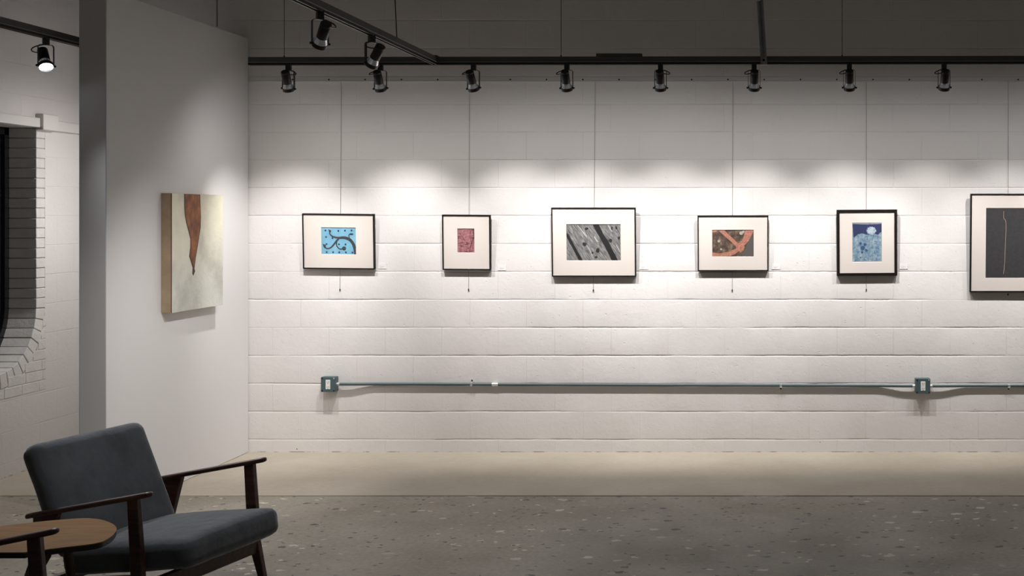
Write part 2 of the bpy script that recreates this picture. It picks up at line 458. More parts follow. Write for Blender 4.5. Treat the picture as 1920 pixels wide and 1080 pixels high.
# its holding cable
def cable(name, p0, p1, r, m): mb = MB(); mb.tube([p0, p1], r, 8); return mb.build(name, m, smooth=True)
p = at(407, 52, 8.235)
o = cable('support_cable', (p.x, p.y, PH-.002), (p.x, p.y, CEIL_Z), .0035, M_wire)
tag(o, 'dark vertical support cable rising from the top edge of the white partition panel', 'cable')

# ================================================================== TRACKS
TY = 7.90
def tz(x): return 2.691+(x+3.38)*.0016
TB = 2.694          # underside level of the tracks
def track(name, L, label, lipend=True):
    """local: x along, z=0 underside, returns empty"""
    e = empty(name); tag(e, label, 'light track')
    mb = MB(); mb.box((0, -.0175, .0145), (L, .0175, .052)); mb.build('channel', M_track, e, bevel=.0015)
    mb = MB(); mb.box((0, -.0215, .0155), (L, -.0175, .0185)); mb.box((0, .0175, .0155), (L, .0215, .0185)); mb.build('channel_lip', M_lip, e)
    mb = MB()
    mb.box((0, -.017, 0), (L, -.009, .0145)); mb.box((0, .009, 0), (L, .017, .0145)); mb.box((0, -.009, .008), (L, .009, .0145))
    mb.build('conductor_rail', M_trackb, e)
    return e
tx0 = (467-CX)/F*TY
trk = track('light_track', 4.6-tx0, 'long black light track running parallel to the back wall carrying eight spotlights')
trk.location = (tx0, TY, tz(tx0)); trk.rotation_euler = (0, -.0016, 0)
TX2 = (816-CX)/F*TY
t2 = track('light_track', 6.5, 'black light track running from the long wall track towards the viewer, with two spotlights')
t2.location = (TX2, TY-.0225, tz(TX2)); t2.rotation_euler = (0, 0, -PI/2)
mb = MB(); mb.box((-.05, -.030, .0525), (.05, .024, .058)); c = mb.build('joint_cover', M_trackb, t2, bevel=.001); c.location = (-.02, 0, 0)
TX3 = -(TB-CH+.003)*(CX-146)/(CY-86)
t3 = track('light_track', 7.0, 'black light track at upper left beyond the white partition, with a lit spotlight')
t3.location = (TX3, TY-.0225, TB); t3.rotation_euler = (0, 0, -PI/2)
# feed box on top of the long track
a, b = (1118-CX)/F*TY, (1205-CX)/F*TY
mb = MB(); zt = tz(-.9)+.0525; mb.prism([(a, zt), (b, zt), (b-.004, zt+.020), (a, zt+.020)], TY-.014, TY+.014, 'y')
tag(mb.build('feed_box', M_track, bevel=.002), 'flat dark feed box lying on top of the long light track', 'electrical box')
# suspension wires
def sus(px, Y, x, ztop, label, r=.0022, dx=0):
    mb = MB(); mb.tube([(x, Y, ztop), (x+dx, Y, CEIL_Z)], r, 8); mb.lathe([(.006, ztop), (.006, ztop+.006), (.0025, ztop+.012)], 10, Matrix.Translation((x, Y, 0)))
    return tag(mb.build('suspension_wire', M_wire, smooth=True), label, 'wire', 'wires holding up the light tracks')
for px, lab in ((533, 'thin dark suspension wire holding the long track above its leftmost spotlight'),
                (1052, 'thin dark suspension wire holding the long track left of the flat feed box'),
                (1579, 'thin dark suspension wire holding the long track, rightmost wire in the picture')):
    x = (px-CX)/F*TY; sus(px, TY, x, tz(x)+.0515, lab, .0022)
Yd = -TX2*F/(CX-744)
sus(738, Yd, TX2, tz(TX2)+.0515, 'dark kinked suspension wire holding the angled track with the two large spotlights', .0034, -.07)
# galvanised strut rising from the long track to the ceiling
pb = at(1432.5, 121, TY-.036); pt = at(1425, 0, TY-.036)
d = (pt-pb).normalized(); Ls = (CEIL_Z-pb.z)/d.z
st = empty('ceiling_strut', pb, (0, math.atan2(d.x, d.z), 0)); tag(st, 'grey perforated steel strut rising from the long track to the ceiling', 'strut')
mb = MB(); mb.box((-.021, .010, 0), (.021, .0125, Ls)); mb.box((-.021, -.008, 0), (-.0185, .010, Ls)); mb.box((.0185, -.008, 0), (.021, .010, Ls))
mb.box((-.0185, -.008, 0), (-.008, -.0055, Ls)); mb.box((.008, -.008, 0), (.0185, -.0055, Ls)); mb.box((-.021, -.0085, -.002), (.021, .0125, .045))
mb.build('channel_strut', M_galv, st, bevel=.0008)
mb = MB(); mb.lathe([(.0075, 0), (.0075, .003)], 12, Matrix.Translation((0, -.0085, .028)) @ Matrix.Rotation(PI/2, 4, 'X')); mb.build('bolt_hole', M_hole, st)
mb = MB(); mb.box((-.020, -.016, .41), (.004, -.008, .435)); mb.build('clamp', M_zinc, st, bevel=.002)
mb = MB(); mb.box((-.012, -.022, .437), (.006, -.008, .455)); mb.build('clamp_bolt', M_hole, st, bevel=.003)

# ================================================================== SPOTLIGHTS
def make_spot(tilt, yaw, cord_side, lean=0):
    """local origin: top of the adapter at the track underside. Head aims along +Y when yaw=0"""
    e = empty('track_spotlight')
    mb = MB(); mb.box((-.016, -.014, -.034), (.016, .014, .008)); mb.build('track_adapter', M_spot, e, bevel=.0015)
    y = empty('tmp'); 
    Rz = Matrix.Rotation(yaw, 4, 'Z')
    H = .122; Wd = .0385; t_ = .0026
    mb = MB()
    path = [(-Wd, -H-.034), (-Wd, -.048), (-Wd+.003, -.040), (-Wd+.009, -.036), (Wd-.009, -.036), (Wd-.003, -.040), (Wd, -.048), (Wd, -H-.034)]
    for (x0, z0), (x1, z1) in zip(path, path[1:]):
        dx, dz = x1-x0, z1-z0; l = math.hypot(dx, dz); nx, nz = -dz/l*t_/2, dx/l*t_/2
        mb.add([Rz @ Vector(p) for p in [(x0-nx,-.010,z0-nz),(x1-nx,-.010,z1-nz),(x1+nx,-.010,z1+nz),(x0+nx,-.010,z0+nz),
                                          (x0-nx,.010,z0-nz),(x1-nx,.010,z1-nz),(x1+nx,.010,z1+nz),(x0+nx,.010,z0+nz)]],
               [(0,1,2,3),(4,7,6,5),(0,4,5,1),(1,5,6,2),(2,6,7,3),(3,7,4,0)])
    mb.build('yoke', M_spot, e)
    # head: local axis -Z is the beam; pivot at the ring
    piv = Vector((0, 0, -H-.030))
    Mh = Matrix.Translation(piv) @ Rz @ Matrix.Rotation(lean, 4, 'Y') @ Matrix.Rotation(tilt, 4, 'X')
    # beam -Z rotated by tilt about X heads towards +Y
    mb = MB(); mb.lathe([(.010,.126),(.022,.125),(.0260,.121),(.0270,.116),(.0270,.110),(.0260,.108),(.0270,.106),(.0275,.040),(.0265,.038)], 32, Mh)
    mb.build('lamp_housing', M_spot, e, smooth=True)
    mb = MB(); mb.lathe([(.0245,.042),(.0255,.036),(.0295,.024),(.0340,.012),(.0358,.006)], 32, Mh, caps=False)
    mb.build('reflector', M_chrome, e, smooth=True)
    mb = MB(); mb.lathe([(.0352,.010),(.0372,.010),(.0376,.006),(.0376,-.012),(.0352,-.013),(.0345,-.008),(.0345,.004),(.0352,.010)], 36, Mh, caps=False)
    mb.build('lamp_ring', M_spot, e, smooth=True)
    mb = MB(); mb.lathe([(.0344,-.001),(.031,-.0045),(.022,-.0075),(.010,-.009),(.001,-.0092)], 32, Mh, caps=True); mb.build('bulb', M_bulb, e, smooth=True)
    for sx in (-1, 1):
        mb = MB(); mb.lathe([(.0055, 0), (.0065, .002), (.0065, .009), (.005, .011)], 14, Mh @ Matrix.Translation((sx*.0385, 0, 0)) @ Matrix.Rotation(sx*PI/2, 4, 'Y'))
        mb.build('pivot_knob', M_spot, e, smooth=True)
    top = Mh @ Vector((cord_side*.020, -.014 if abs(tilt) < 2 else 0, .112))
    c0 = Vector((0, -.008, -.033)); cs = Rz @ Vector((cord_side*.075, -.016, -.046)); c3 = top
    pts = []
    for k in range(17):
        u = k/16; b0 = (1-u)**3; b1 = 3*(1-u)**2*u; b2 = 3*(1-u)*u*u; b3 = u**3
        m2 = Rz @ Vector((cord_side*.085, -.03, -.080))
        pts.append(c0*b0+cs*b1+m2*b2+c3*b3)
    mb = MB(); mb.tube(pts, .0034, 8); mb.build('power_cord', M_spot, e, smooth=True)
    bpy.data.objects.remove(y)
    beam = (Mh.to_3x3() @ Vector((0, 0, -1))).normalized()
    return e, Mh @ Vector((0, 0, -.018)), beam
labels = ['black track spotlight on the long track nearest the white partition panel',
 'black track spotlight on the long track, left of the track junction',
 'black track spotlight hanging above the small pink print, right of the track junction',
 'black track spotlight above the left part of the black and white wood picture',
 'black track spotlight hanging between the grey wood picture and the red twig picture',
 'black track spotlight hanging immediately left of the steel strut',
 'black track spotlight with a wide cord loop, above the blue flower print',
 'rightmost black track spotlight, above the gap before the dark cropped picture',
 'black track spotlight past the right end of the photo, above the large dark picture',
 'black track spotlight past the right end of the photo, last one on the long track']
def place_light(e, lpos, beam, energy, size, **kw):
    wp = Matrix.Translation(e.location) @ Matrix.Rotation(e.rotation_euler.z, 4, 'Z')
    P_ = wp @ lpos; B_ = wp.to_3x3() @ beam
    return spot_light('spot_beam', P_, P_+B_, energy, size, **kw)
leans = [.07, -.07, -.09, -.02, 0, 0, .01, .0, 0, 0]
sides = [1, -1, -1, -1, 1, -1, -1, -1, 1, -1]
pxs = [541, 713.5, 888, 1063, 1238.5, 1414, 1592.5, 1770, 1946, 2122]
for k in range(10):
    e, lp, bm_ = make_spot(math.radians(31.5), random.uniform(-.08, .08), sides[k], leans[k])
    x = (pxs[k]-CX)/F*TY
    e.location = (x, TY, tz(x))
    tag(e, labels[k], 'spotlight', 'black spotlights on the long wall track')
    q_ = .75 if k in (7, 8) else 1.0
    if k == 0: bm_ = Matrix.Rotation(.42, 3, 'Z') @ bm_; q_ = 1.2
    if k == 1: bm_ = Matrix.Rotation(.2, 3, 'Z') @ bm_; q_ = 1.1
    place_light(e, lp, bm_, E_WALL*q_, 71)
    place_light(e, lp, bm_, E_SPILL*q_, 165)
# two on the angled track, aimed at the partition (towards -X and away)
for px, tl, lab, sd in ((600, 44, 'larger black track spotlight on the angled track, upper left of the two', 1), (697, 42, 'black track spotlight on the angled track, nearer the track junction', -1)):
    Y = -TX2*F/(CX-px)
    tgt_yaw = math.radians(40 if px < 650 else 54)
    e, lp, bm_ = make_spot(math.radians(tl), 0, sd, 0)
    e.location = (TX2, Y, tz(TX2)); e.rotation_euler = (0, 0, tgt_yaw)
    tag(e, lab, 'spotlight', 'pair of spotlights on the angled track')
    place_light(e, lp, bm_, E_PANEL, 54 if px < 650 else 68)
    place_light(e, lp, bm_, E_SPILL*.15, 150)
# the lit one on the left track, facing out towards the room
Y = -TX3*F/(CX-86)
e, lp, bm_ = make_spot(math.radians(38), 0, 1, 0)
e.location = (TX3, Y, TB); e.rotation_euler = (0, 0, math.radians(-136))
tag(e, 'lit black track spotlight glowing at upper left, beyond the white partition', 'spotlight')
place_light(e, lp, bm_, E_LEFT, 96, col=(.96,.97,1.0))
e, lp, bm_ = make_spot(math.radians(15), 0, 1, 0)
e.location = (TX3, 8.30, TB); e.rotation_euler = (0, 0, math.radians(100))
tag(e, 'black track spotlight on the left track, hidden behind the white partition', 'spotlight')
place_light(e, lp, bm_, 34, 100); place_light(e, lp, bm_, 44, 176)
# bare spot lights added out of view, without lamp bodies, for chair and floor
spot_light('spot_beam', (TX2, 4.95, 2.60), (-2.6, 5.45, 0), 48, 84, radius=.03)
spot_light('spot_beam', (1.4, 4.2, 2.7), (.6, 6.2, 0), 16, 100, radius=.05)

# ================================================================== PICTURES
def flat(mb, pts, y):
    """polygon in frame-local xz at depth y (towards the viewer is -y)"""
    n = len(mb.v); mb.v += [(p[0], y, p[1]) for p in pts]; mb.f.append(tuple(range(n, n+len(pts)))); mb.m.append(mb.cur)
def stroke(mb, pts, wd, y):
    pts = [Vector(p) for p in pts]; n = len(pts); L, R = [], []
    for i, p in enumerate(pts):
        t_ = (pts[min(i+1, n-1)]-pts[max(i-1, 0)]).normalized(); nn = Vector((-t_.y, t_.x)); w_ = (wd[i] if isinstance(wd, (list, tuple)) else wd)/2
        L.append(p+nn*w_); R.append(p-nn*w_)
    for i in range(n-1): flat(mb, [L[i], L[i+1], R[i+1], R[i]], y)
def disc(mb, c, r, y, ry=None, n=16, jag=0):
    flat(mb, [(c[0]+(r*(1+jag*random.uniform(-1, 1)))*math.cos(2*PI*k/n), c[1]+((ry or r)*(1+jag*random.uniform(-1, 1)))*math.sin(2*PI*k/n)) for k in range(n)], y)
def smooth_pts(P, n=8):
    out = []
    P = [Vector(p) for p in P]; Q = [P[0]*2-P[1]]+P+[P[-1]*2-P[-2]]
    for i in range(1, len(Q)-2):
        for k in range(n):
            u = k/n; a, b, c, d = Q[i-1], Q[i], Q[i+1], Q[i+2]
            out.append(.5*((2*b)+(c-a)*u+(2*a-5*b+4*c-d)*u*u+(3*b-a-3*c+d)*u**3))
    out.append(P[-1]); return out

def art_blue(mb, W, H):
    m0 = mat('sky_blue_metal', (.20,.50,.70), .6); t = NT(m0); t.color(t.ramp(t.noise(t.coord(), 14, 5), [(.3, (.135,.37,.52)), (.7, (.22,.47,.62))]))
    m1 = mat('scroll_iron', (.03,.045,.06), .6); m2 = mat('rivet_blue', (.012,.04,.10), .6)
    t = NT(m1); t.color(t.ramp(t.noise(t.coord(), 90, 3), [(.35, (.018,.028,.045)), (.62, (.06,.06,.062)), (.8, (.16,.09,.08))]))
    # zoom coordinates 165..1035 x 225..910
    def q(x, y): return ((x-600)/870*W, (567-y)/685*H)
    mb.cur = 1
    s_ = W/870
    y = -.0006
    stroke(mb, smooth_pts([q(*p) for p in ((370,330),(375,380),(420,435),(490,468),(580,485),(640,485),(700,480),(780,490),(860,520),(920,570),(970,650),(1000,740),(1015,830),(1022,905))]),
           [s_*(22+min(54, i*.95)) for i in range(105)], y)
    stroke(mb, smooth_pts([q(*p) for p in ((600,510),(545,570),(490,640),(440,700),(380,750),(310,765),(250,740),(220,690),(210,655))]), [s_*(50-i*.35) for i in range(65)], y-.0001)
    stroke(mb, smooth_pts([q(*p) for p in ((560,560),(545,620),(550,690),(590,750),(640,775),(690,770))]), s_*30, y-.0002)
    disc(mb, q(733,757), s_*52, y-.0003)
    stroke(mb, smooth_pts([q(*p) for p in ((885,520),(865,460),(862,415),(890,390),(960,385))]), s_*20, y-.0004)
    disc(mb, q(925,390), s_*52, y-.0005, s_*24)
    flat(mb, [q(*p) for p in ((340,265),(415,300),(405,350),(362,350))], y-.0006)
    flat(mb, [q(*p) for p in ((190,640),(270,670),(272,740),(225,720))], y-.0006)
    mb.cur = 2
    for p in ((270,300),(595,308),(763,298),(930,292),(282,468),(445,495),(290,650),(604,652),(773,653),(290,855),(455,857),(610,857),(778,857),(943,860)):
        disc(mb, q(*p), s_*23, y-.0007)
    return [m0, m1, m2]
def art_pink(mb, W, H):
    m0 = mat('rose_print', (.42,.14,.15), .7); t = NT(m0); t.color(t.ramp(t.noise(t.coord(), 60, 6, .7), [(.34, (.15,.055,.07)), (.55, (.40,.165,.175)), (.75, (.52,.26,.26))]))
    m1 = mat('rose_branch', (.10,.03,.045), .7); rnd = random.Random(4); mb.cur = 1
    def br(p, a, L, w_, d):
        pts = [Vector(p)]; 
        for k in range(5): a += rnd.uniform(-.25, .25); pts.append(pts[-1]+Vector((math.cos(a), math.sin(a)))*L/5)
        pts = [Vector((max(-W/2, min(W/2, q.x)), max(-H/2, min(H/2, q.y)))) for q in pts]
        stroke(mb, pts, w_, -.0006-d*.0001)
        if d < 4:
            for k in (2, 3, 4, 5):
                if rnd.random() < .75: br(pts[k], a+rnd.choice((-1, 1))*rnd.uniform(.4, .9), L*.6, w_*.6, d+1)
    br((W*.22, -H*.48), PI/2+.05, H*.9, .0045, 0); br((W*.05, -H*.1), PI/2+.6, H*.5, .0025, 1); br((W*.38, -H*.45), PI/2, H*.8, .002, 2)
    for k in range(40):
        x = rnd.uniform(-.47, .3)*W; z = rnd.uniform(-.48, -.05)*H; stroke(mb, [(x, z), (min(W/2, x+rnd.uniform(.005,.02)), z+rnd.uniform(-.004,.004))], .0012, -.0012)
    return [m0, m1]
def art_wood(mb, W, H):
    m0 = mat('weathered_print', (.3,.3,.3), .6); t = NT(m0)
    v = t.coord(scale=(16, 1, 70), rot=(0, math.radians(-62), 0)); 
    tc = t.n.new('ShaderNodeTexCoord'); mp = t.n.new('ShaderNodeMapping'); mp.vector_type = 'POINT'; mp.inputs['Rotation'].default_value = (0, math.radians(-58), 0); t.l.new(tc.outputs['Object'], mp.inputs[0])
    mp2 = t.n.new('ShaderNodeMapping'); mp2.inputs['Scale'].default_value = (10, 1, 90); t.l.new(mp.outputs[0], mp2.inputs[0])
    g = t.noise(mp2.outputs[0], 1.6, 8, .7)
    t.color(t.ramp(g, [(.32, (.02,.02,.02)), (.46, (.13,.13,.13)), (.60, (.30,.30,.295)), (.78, (.58,.58,.57))]))
    m1 = mat('gap_black', (.016,.016,.017), .5); m2 = mat('knot_black', (.02,.02,.02), .6); m3 = mat('pale_grain', (.58,.58,.57), .6)
    def q(x, y): return ((x-450)/405*W, (379-y)/272*H)     # zoom px 247..653 x 243..515
    mb.cur = 1
    for P_ in (((247,305),(262,318),(300,390),(366,515),(340,515),(247,335)), ((443,243),(490,243),(520,310),(560,370),(632,515),(585,515),(540,420),(490,330))):
        flat(mb, [q(*p) for p in P_], -.0006)
    mb.cur = 3
    for a, b, w_ in (((330,250),(400,340),.004), ((455,335),(480,375),.006), ((380,300),(400,330),.003), ((560,250),(590,300),.003), ((400,400),(440,480),.003), ((620,400),(645,450),.003)): stroke(mb, [q(*a), q(*b)], w_, -.0006)
    mb.cur = 2
    for x, y, r, ry in ((398,275,13,11), (380,392,15,14), (480,440,15,17), (577,365,14,14), (588,272,7,14), (622,270,9,12), (440,458,7,8), (468,490,10,8), (640,345,7,12)):
        disc(mb, q(x, y), r*W/405, -.0009, ry*W/405, 12, .22)
    for a, b in (((590,300),(600,345)), ((610,320),(640,350)), ((625,290),(648,320))): stroke(mb, [q(*a), q(*b)], .0012, -.0009)
    return [m0, m1, m2, m3]
def art_twig(mb, W, H):
    m0 = mat('dark_woods_print', (.09,.06,.04), .6); t = NT(m0); t.color(t.ramp(t.noise(t.coord(), 28, 4), [(.35, (.035,.025,.02)), (.52, (.10,.065,.045)), (.66, (.20,.15,.10)), (.8, (.45,.38,.30))]))
    m1 = mat('salmon_twig', (.55,.17,.10), .6); t = NT(m1); t.color(t.ramp(t.noise(t.coord(), 80, 4), [(.3, (.29,.10,.065)), (.7, (.52,.25,.18))]))
    m2 = mat('grey_blur', (.085,.08,.072), .7); m3 = mat('pale_blur', (.40,.38,.33), .7)
    def q(x, y): return ((x-1497)/310*W, (385-y)/200*H)
    mb.cur = 2; flat(mb, [q(*p) for p in ((1652,330),(1652,485),(1560,485),(1590,420),(1620,360))], -.0005)
    mb.cur = 3
    for x, y, r in ((1560,310,14), (1575,300,10), (1390,370,9), (1408,430,8)): disc(mb, q(x, y), r*W/310, -.0006, n=10, jag=.2)
    mb.cur = 1
    flat(mb, [q(*p) for p in ((1385,286),(1430,286),(1535,385),(1555,400),(1525,415),(1490,380))], -.0007)
    flat(mb, [q(*p) for p in ((1590,286),(1652,286),(1640,320),(1610,370),(1585,400),(1555,385),(1575,340))], -.0008)
    flat(mb, [q(*p) for p in ((1342,455),(1400,462),(1460,450),(1520,425),(1545,440),(1510,468),(1470,485),(1342,485))], -.0009)
    disc(mb, q(1552,415), 33*W/310, -.0010, 33*W/310, 18, .08)
    flat(mb, [q(*p) for p in ((1342,286),(1385,286),(1370,300),(1342,305))], -.0010)
    return [m0, m1, m2, m3]
def art_cyan(mb, W, H):
    m0 = mat('cyanotype_pale', (.3,.42,.5), .75); t = NT(m0); t.color(t.ramp(t.noise(t.coord(), 34, 6, .65), [(.32, (.055,.12,.22)), (.46, (.16,.26,.35)), (.6, (.29,.38,.43)), (.75, (.45,.49,.51))]))
    m1 = mat('cyanotype_navy', (.018,.028,.095), .75); m2 = mat('cyanotype_flower', (.50,.60,.66), .75); m3 = mat('cyanotype_mid', (.03,.085,.19), .75)
    t = NT(m2); t.color(t.ramp(t.noise(t.coord(), 70, 4), [(.35, (.24,.34,.44)), (.6, (.48,.55,.59))]))
    m4 = mat('cyanotype_edge', (.50,.52,.52), .8)
    def q(x, y): return ((x-403)/257*W, (491-y)/343*H)
    mb.cur = 1; flat(mb, [q(*p) for p in ((277,328),(400,333),(532,330),(532,400),(515,405),(500,425),(470,415),(430,425),(390,420),(360,410),(320,420),(285,450),(280,400))], -.0006)
    mb.cur = 2; P_ = []
    for k in range(36):
        r = (46 if k % 2 else 36)+random.uniform(-4, 4); a = 2*PI*k/36; P_.append(q(440+r*math.cos(a), 387+r*.85*math.sin(a)))
    flat(mb, P_, -.0009)
    mb.cur = 3
    for x, y, r in ((365,540,30), (385,510,22), (345,500,18), (395,560,16), (360,580,14), (345,625,9), (500,545,7), (470,570,6)):
        P_ = [q(x+(r if k % 2 else r*.5)*math.cos(2*PI*k/18), y+(r if k % 2 else r*.5)*math.sin(2*PI*k/18)) for k in range(18)]
        flat(mb, P_, -.0007-.00001*r)
    for k in range(26):
        x = random.uniform(285, 525); y = random.uniform(440, 650); a = random.uniform(0, PI); stroke(mb, [q(x, y), q(min(530, x+22*math.cos(a)), min(660, y+22*math.sin(a)))], .0012, -.0010)
    mb.cur = 4; stroke(mb, [q(279,326), q(530,323)], .0028, -.0011); stroke(mb, [q(285,640), q(280,661)], .006, -.0011); stroke(mb, [q(300,658), q(525,660)], .003, -.0011)
    return [m0, m1, m2, m3, m4]
def art_dark(mb, W, H):
    m0 = mat('charcoal_print', (.040,.040,.043), .5); t = NT(m0); t.color(t.ramp(t.noise(t.coord(), 40, 4), [(.3, (.034,.034,.037)), (.7, (.048,.048,.052))]))
    m1 = mat('pale_stem', (.55,.43,.34), .6)
    # zoom px: left edge 1450, y 190..805, 4.695 px per photo px ; W in zoom = W*...
    k_ = H/615
    def q(x, y): return (-W/2+(x-1450)*k_, (497-y)*k_)
    mb.cur = 1; stroke(mb, smooth_pts([q(*p) for p in ((1605,215),(1605,275),(1622,300),(1627,360),(1624,450),(1620,560),(1618,650),(1612,730),(1607,770))]), .0022, -.0006)
    return [m0, m1]

FY = 8.705     # distance of the front faces
def picture(name, box, art, art_box, fw, fd, roll, tilt, label, cat, dx=0):
    x0, x1, y0, y1 = box; FY = WALL_Y-.0065-fd-(y1-y0)/2*8.74/F*math.sin(tilt); s_ = FY/F
    W, H = (x1-x0)*s_, (y1-y0)*s_
    c = at((x0+x1)/2, (y0+y1)/2, FY)
    e = empty(name, c, (tilt, roll, 0)); tag(e, label, cat)
    mb = MB()
    A = [(-W/2,-H/2),(W/2,-H/2),(W/2,H/2),(-W/2,H/2)]; B = [(-W/2+fw,-H/2+fw),(W/2-fw,-H/2+fw),(W/2-fw,H/2-fw),(-W/2+fw,H/2-fw)]
    vs = [(p[0], y, p[1]) for y in (0, fd) for P_ in (A, B) for p in P_]
    for i in range(4):
        j = (i+1) % 4; 
        n = len(mb.v)
        mb.add([vs[i], vs[j], vs[4+j], vs[4+i], vs[8+i], vs[8+j], vs[12+j], vs[12+i]], [(0,1,2,3),(4,7,6,5),(0,4,5,1),(3,2,6,7),(0,3,7,4),(1,5,6,2)])
    mb.build('frame', M_black, e, bevel=.0006)
    mb = MB(); mb.box((-W/2+fw*.6, .0095, -H/2+fw*.6), (W/2-fw*.6, fd-.004, H/2-fw*.6)); 
    ax0, ax1, ay0, ay1 = art_box
    aw, ah = (ax1-ax0)*s_, (ay1-ay0)*s_; ax = ((ax0+ax1)/2-(x0+x1)/2)*s_; az = -((ay0+ay1)/2-(y0+y1)/2)*s_
    # mat board with a window cut (bevelled edge)
    mb = MB(); o_ = [(-W/2+fw*.5, -H/2+fw*.5), (W/2-fw*.5, -H/2+fw*.5), (W/2-fw*.5, H/2-fw*.5), (-W/2+fw*.5, H/2-fw*.5)]
    i_ = [(ax-aw/2, az-ah/2), (ax+aw/2, az-ah/2), (ax+aw/2, az+ah/2), (ax-aw/2, az+ah/2)]; i2 = [(ax-aw/2-.002, az-ah/2-.002), (ax+aw/2+.002, az-ah/2-.002), (ax+aw/2+.002, az+ah/2+.002), (ax-aw/2-.002, az+ah/2+.002)]
    vs = [(p[0], .0060, p[1]) for p in o_]+[(p[0], .0060, p[1]) for p in i2]+[(p[0], .0085, p[1]) for p in i_]
    fs = []
    for i in range(4): j = (i+1) % 4; fs += [(i, j, 4+j, 4+i), (4+i, 4+j, 8+j, 8+i)]
    mb.add(vs, fs); mb.build('mat_board', M_mat, e)
    mb = MB(); flat(mb, [(-aw/2-.004, -ah/2-.004), (aw/2+.004, -ah/2-.004), (aw/2+.004, ah/2+.004), (-aw/2-.004, ah/2+.004)], 0)
    ms = art(mb, aw, ah); pr = mb.build('print', ms, e); pr.location = (ax, .0105, az)
    mb = MB(); mb.box((-W/2+fw*.6, .011, -H/2+fw*.6), (W/2-fw*.6, fd-.003, H/2-fw*.6)); mb.build('backing_board', M_black, e)
    mb = MB(); flat(mb, [(-W/2+fw*.7, -H/2+fw*.7), (W/2-fw*.7, -H/2+fw*.7), (W/2-fw*.7, H/2-fw*.7), (-W/2+fw*.7, H/2-fw*.7)], .0042); mb.build('glazing', M_glass, e)
    return e
TL = math.radians(4.2)
P = [
 ('framed_picture', (567, 701.7, 400.9, 505), art_blue, (601.9, 666.4, 426.9, 477.2), .0085, .030, .010, TL, 'thin black framed picture of dark iron scrolls on a bright blue riveted ground', 'picture'),
 ('framed_picture', (829, 919.3, 402.8, 506.7), art_pink, (857.4, 889, 429, 473.9), .0085, .030, .008, TL, 'small black framed print of pink and red trees, narrowest picture on the wall', 'picture'),
 ('framed_picture', (1034, 1192, 389.3, 519.2), art_wood, (1062, 1163.3, 420.8, 488.8), .0080, .030, .0, TL, 'wide black framed black and white picture of diagonal weathered boards with knots', 'picture'),
 ('framed_picture', (1308, 1440.8, 404.1, 508.8), art_twig, (1335.5, 1413, 431.3, 481.3), .0080, .030, -.001, TL, 'black framed picture of salmon red twigs crossing on a dark brown ground', 'picture'),
 ('framed_picture', (1569.2, 1682.3, 393.3, 517.4), art_cyan, (1598.6, 1653.3, 418.2, 491.2), .0200, .034, -.007, math.radians(3.0), 'thick black framed upright print of white and blue flowers', 'picture'),
 ('framed_picture', (1819.5, 1962, 363.3, 548.4), art_dark, (1849, 1932, 390.5, 521.5), .0090, .032, 0, math.radians(3.0), 'large thin black framed picture of one pale stem on charcoal, cut by the photo edge', 'picture')]
for a in P: picture(*a)
# hanging cables from the rail: run behind the pictures, tail below
hang = [(640, 637.5, 543, None, 'thin grey hanging cable above and below the blue scroll picture'), (880.3, 878.5, 543, 222, 'thin grey hanging cable of the small pink print'),
        (1116, 1112.5, 544, 221, 'thin grey hanging cable of the black and white wood picture'), (1374.3, 1373, 544, None, 'thin grey hanging cable of the red twig picture'),
        (1624.5, 1624.3, 543, 222, 'thin grey hanging cable of the blue flower print'), (1890.5, 1890, 552, None, 'thin grey hanging cable of the large dark picture at the right edge')]
for xt, xb, yb, yc, lab in hang:
    Y = WALL_Y-.0045
    top = at(xt, 152, Y); bot = at(xb, yb, Y)
    e = empty('hanging_cable', top); tag(e, lab, 'cable', 'picture hanging cables')
    mb = MB(); mb.tube([(0, -.012, .003), (0, -.004, -.012), (0, 0, -.06), bot-top], .0012, 6); mb.build('cable', M_cable, e, smooth=True)
    mb = MB(); mb.lathe([(.0042, -.008), (.0048, 0), (.003, .006)], 10, Matrix.Translation(bot-top)); mb.build('end_stop', M_screw, e, smooth=True)
    if yc:
        p = at(xt-2.2, yc, Y)-top; mb = MB(); mb.tube([p+Vector((0,0,.016)), p+Vector((.0008,0,-.014))], .0022, 8); mb.build('clip', M_white, e, smooth=True)
# label cards
for px, py, lab in ((717, 499, 'small white wall label right of the blue scroll picture'), (941, 502, 'small white wall label right of the small pink print'), (1207, 500, 'small white wall label right of the black and white wood picture'),
                (1455, 500, 'small white wall label right of the red twig picture'), (1694, 499.5, 'small white wall label right of the blue flower print')):
    p = at(px, py, WALL_Y-.002); mb = MB(); mb.box((p.x-.030, p.y-.0016, p.z-.019), (p.x+.030, p.y, p.z+.019))
    mb.cur = 1
    for k in range(3): mb.box((p.x-.018+.002*k, p.y-.0018, p.z-.002-.004*k), (p.x+(.016, .010, .004)[k], p.y-.0016, p.z-.0005-.004*k))
    tag(mb.build('label_card', [M_card, M_ink]), lab, 'label', 'wall labels beside the pictures')

# ================================================================== PAINTING on the partition
M_canvas = mat('painted_canvas', (.7,.68,.6), .7); t = NT(M_canvas)
tc = t.n.new('ShaderNodeTexCoord'); ob = tc.outputs['Object']
pale = t.ramp(t.noise(ob, 3.2, 5, .6), [(.34, (.53,.52,.46)), (.52, (.70,.69,.62)), (.68, (.78,.76,.67))])
spx = t.n.new('ShaderNodeSeparateXYZ'); t.l.new(ob, spx.inputs[0])
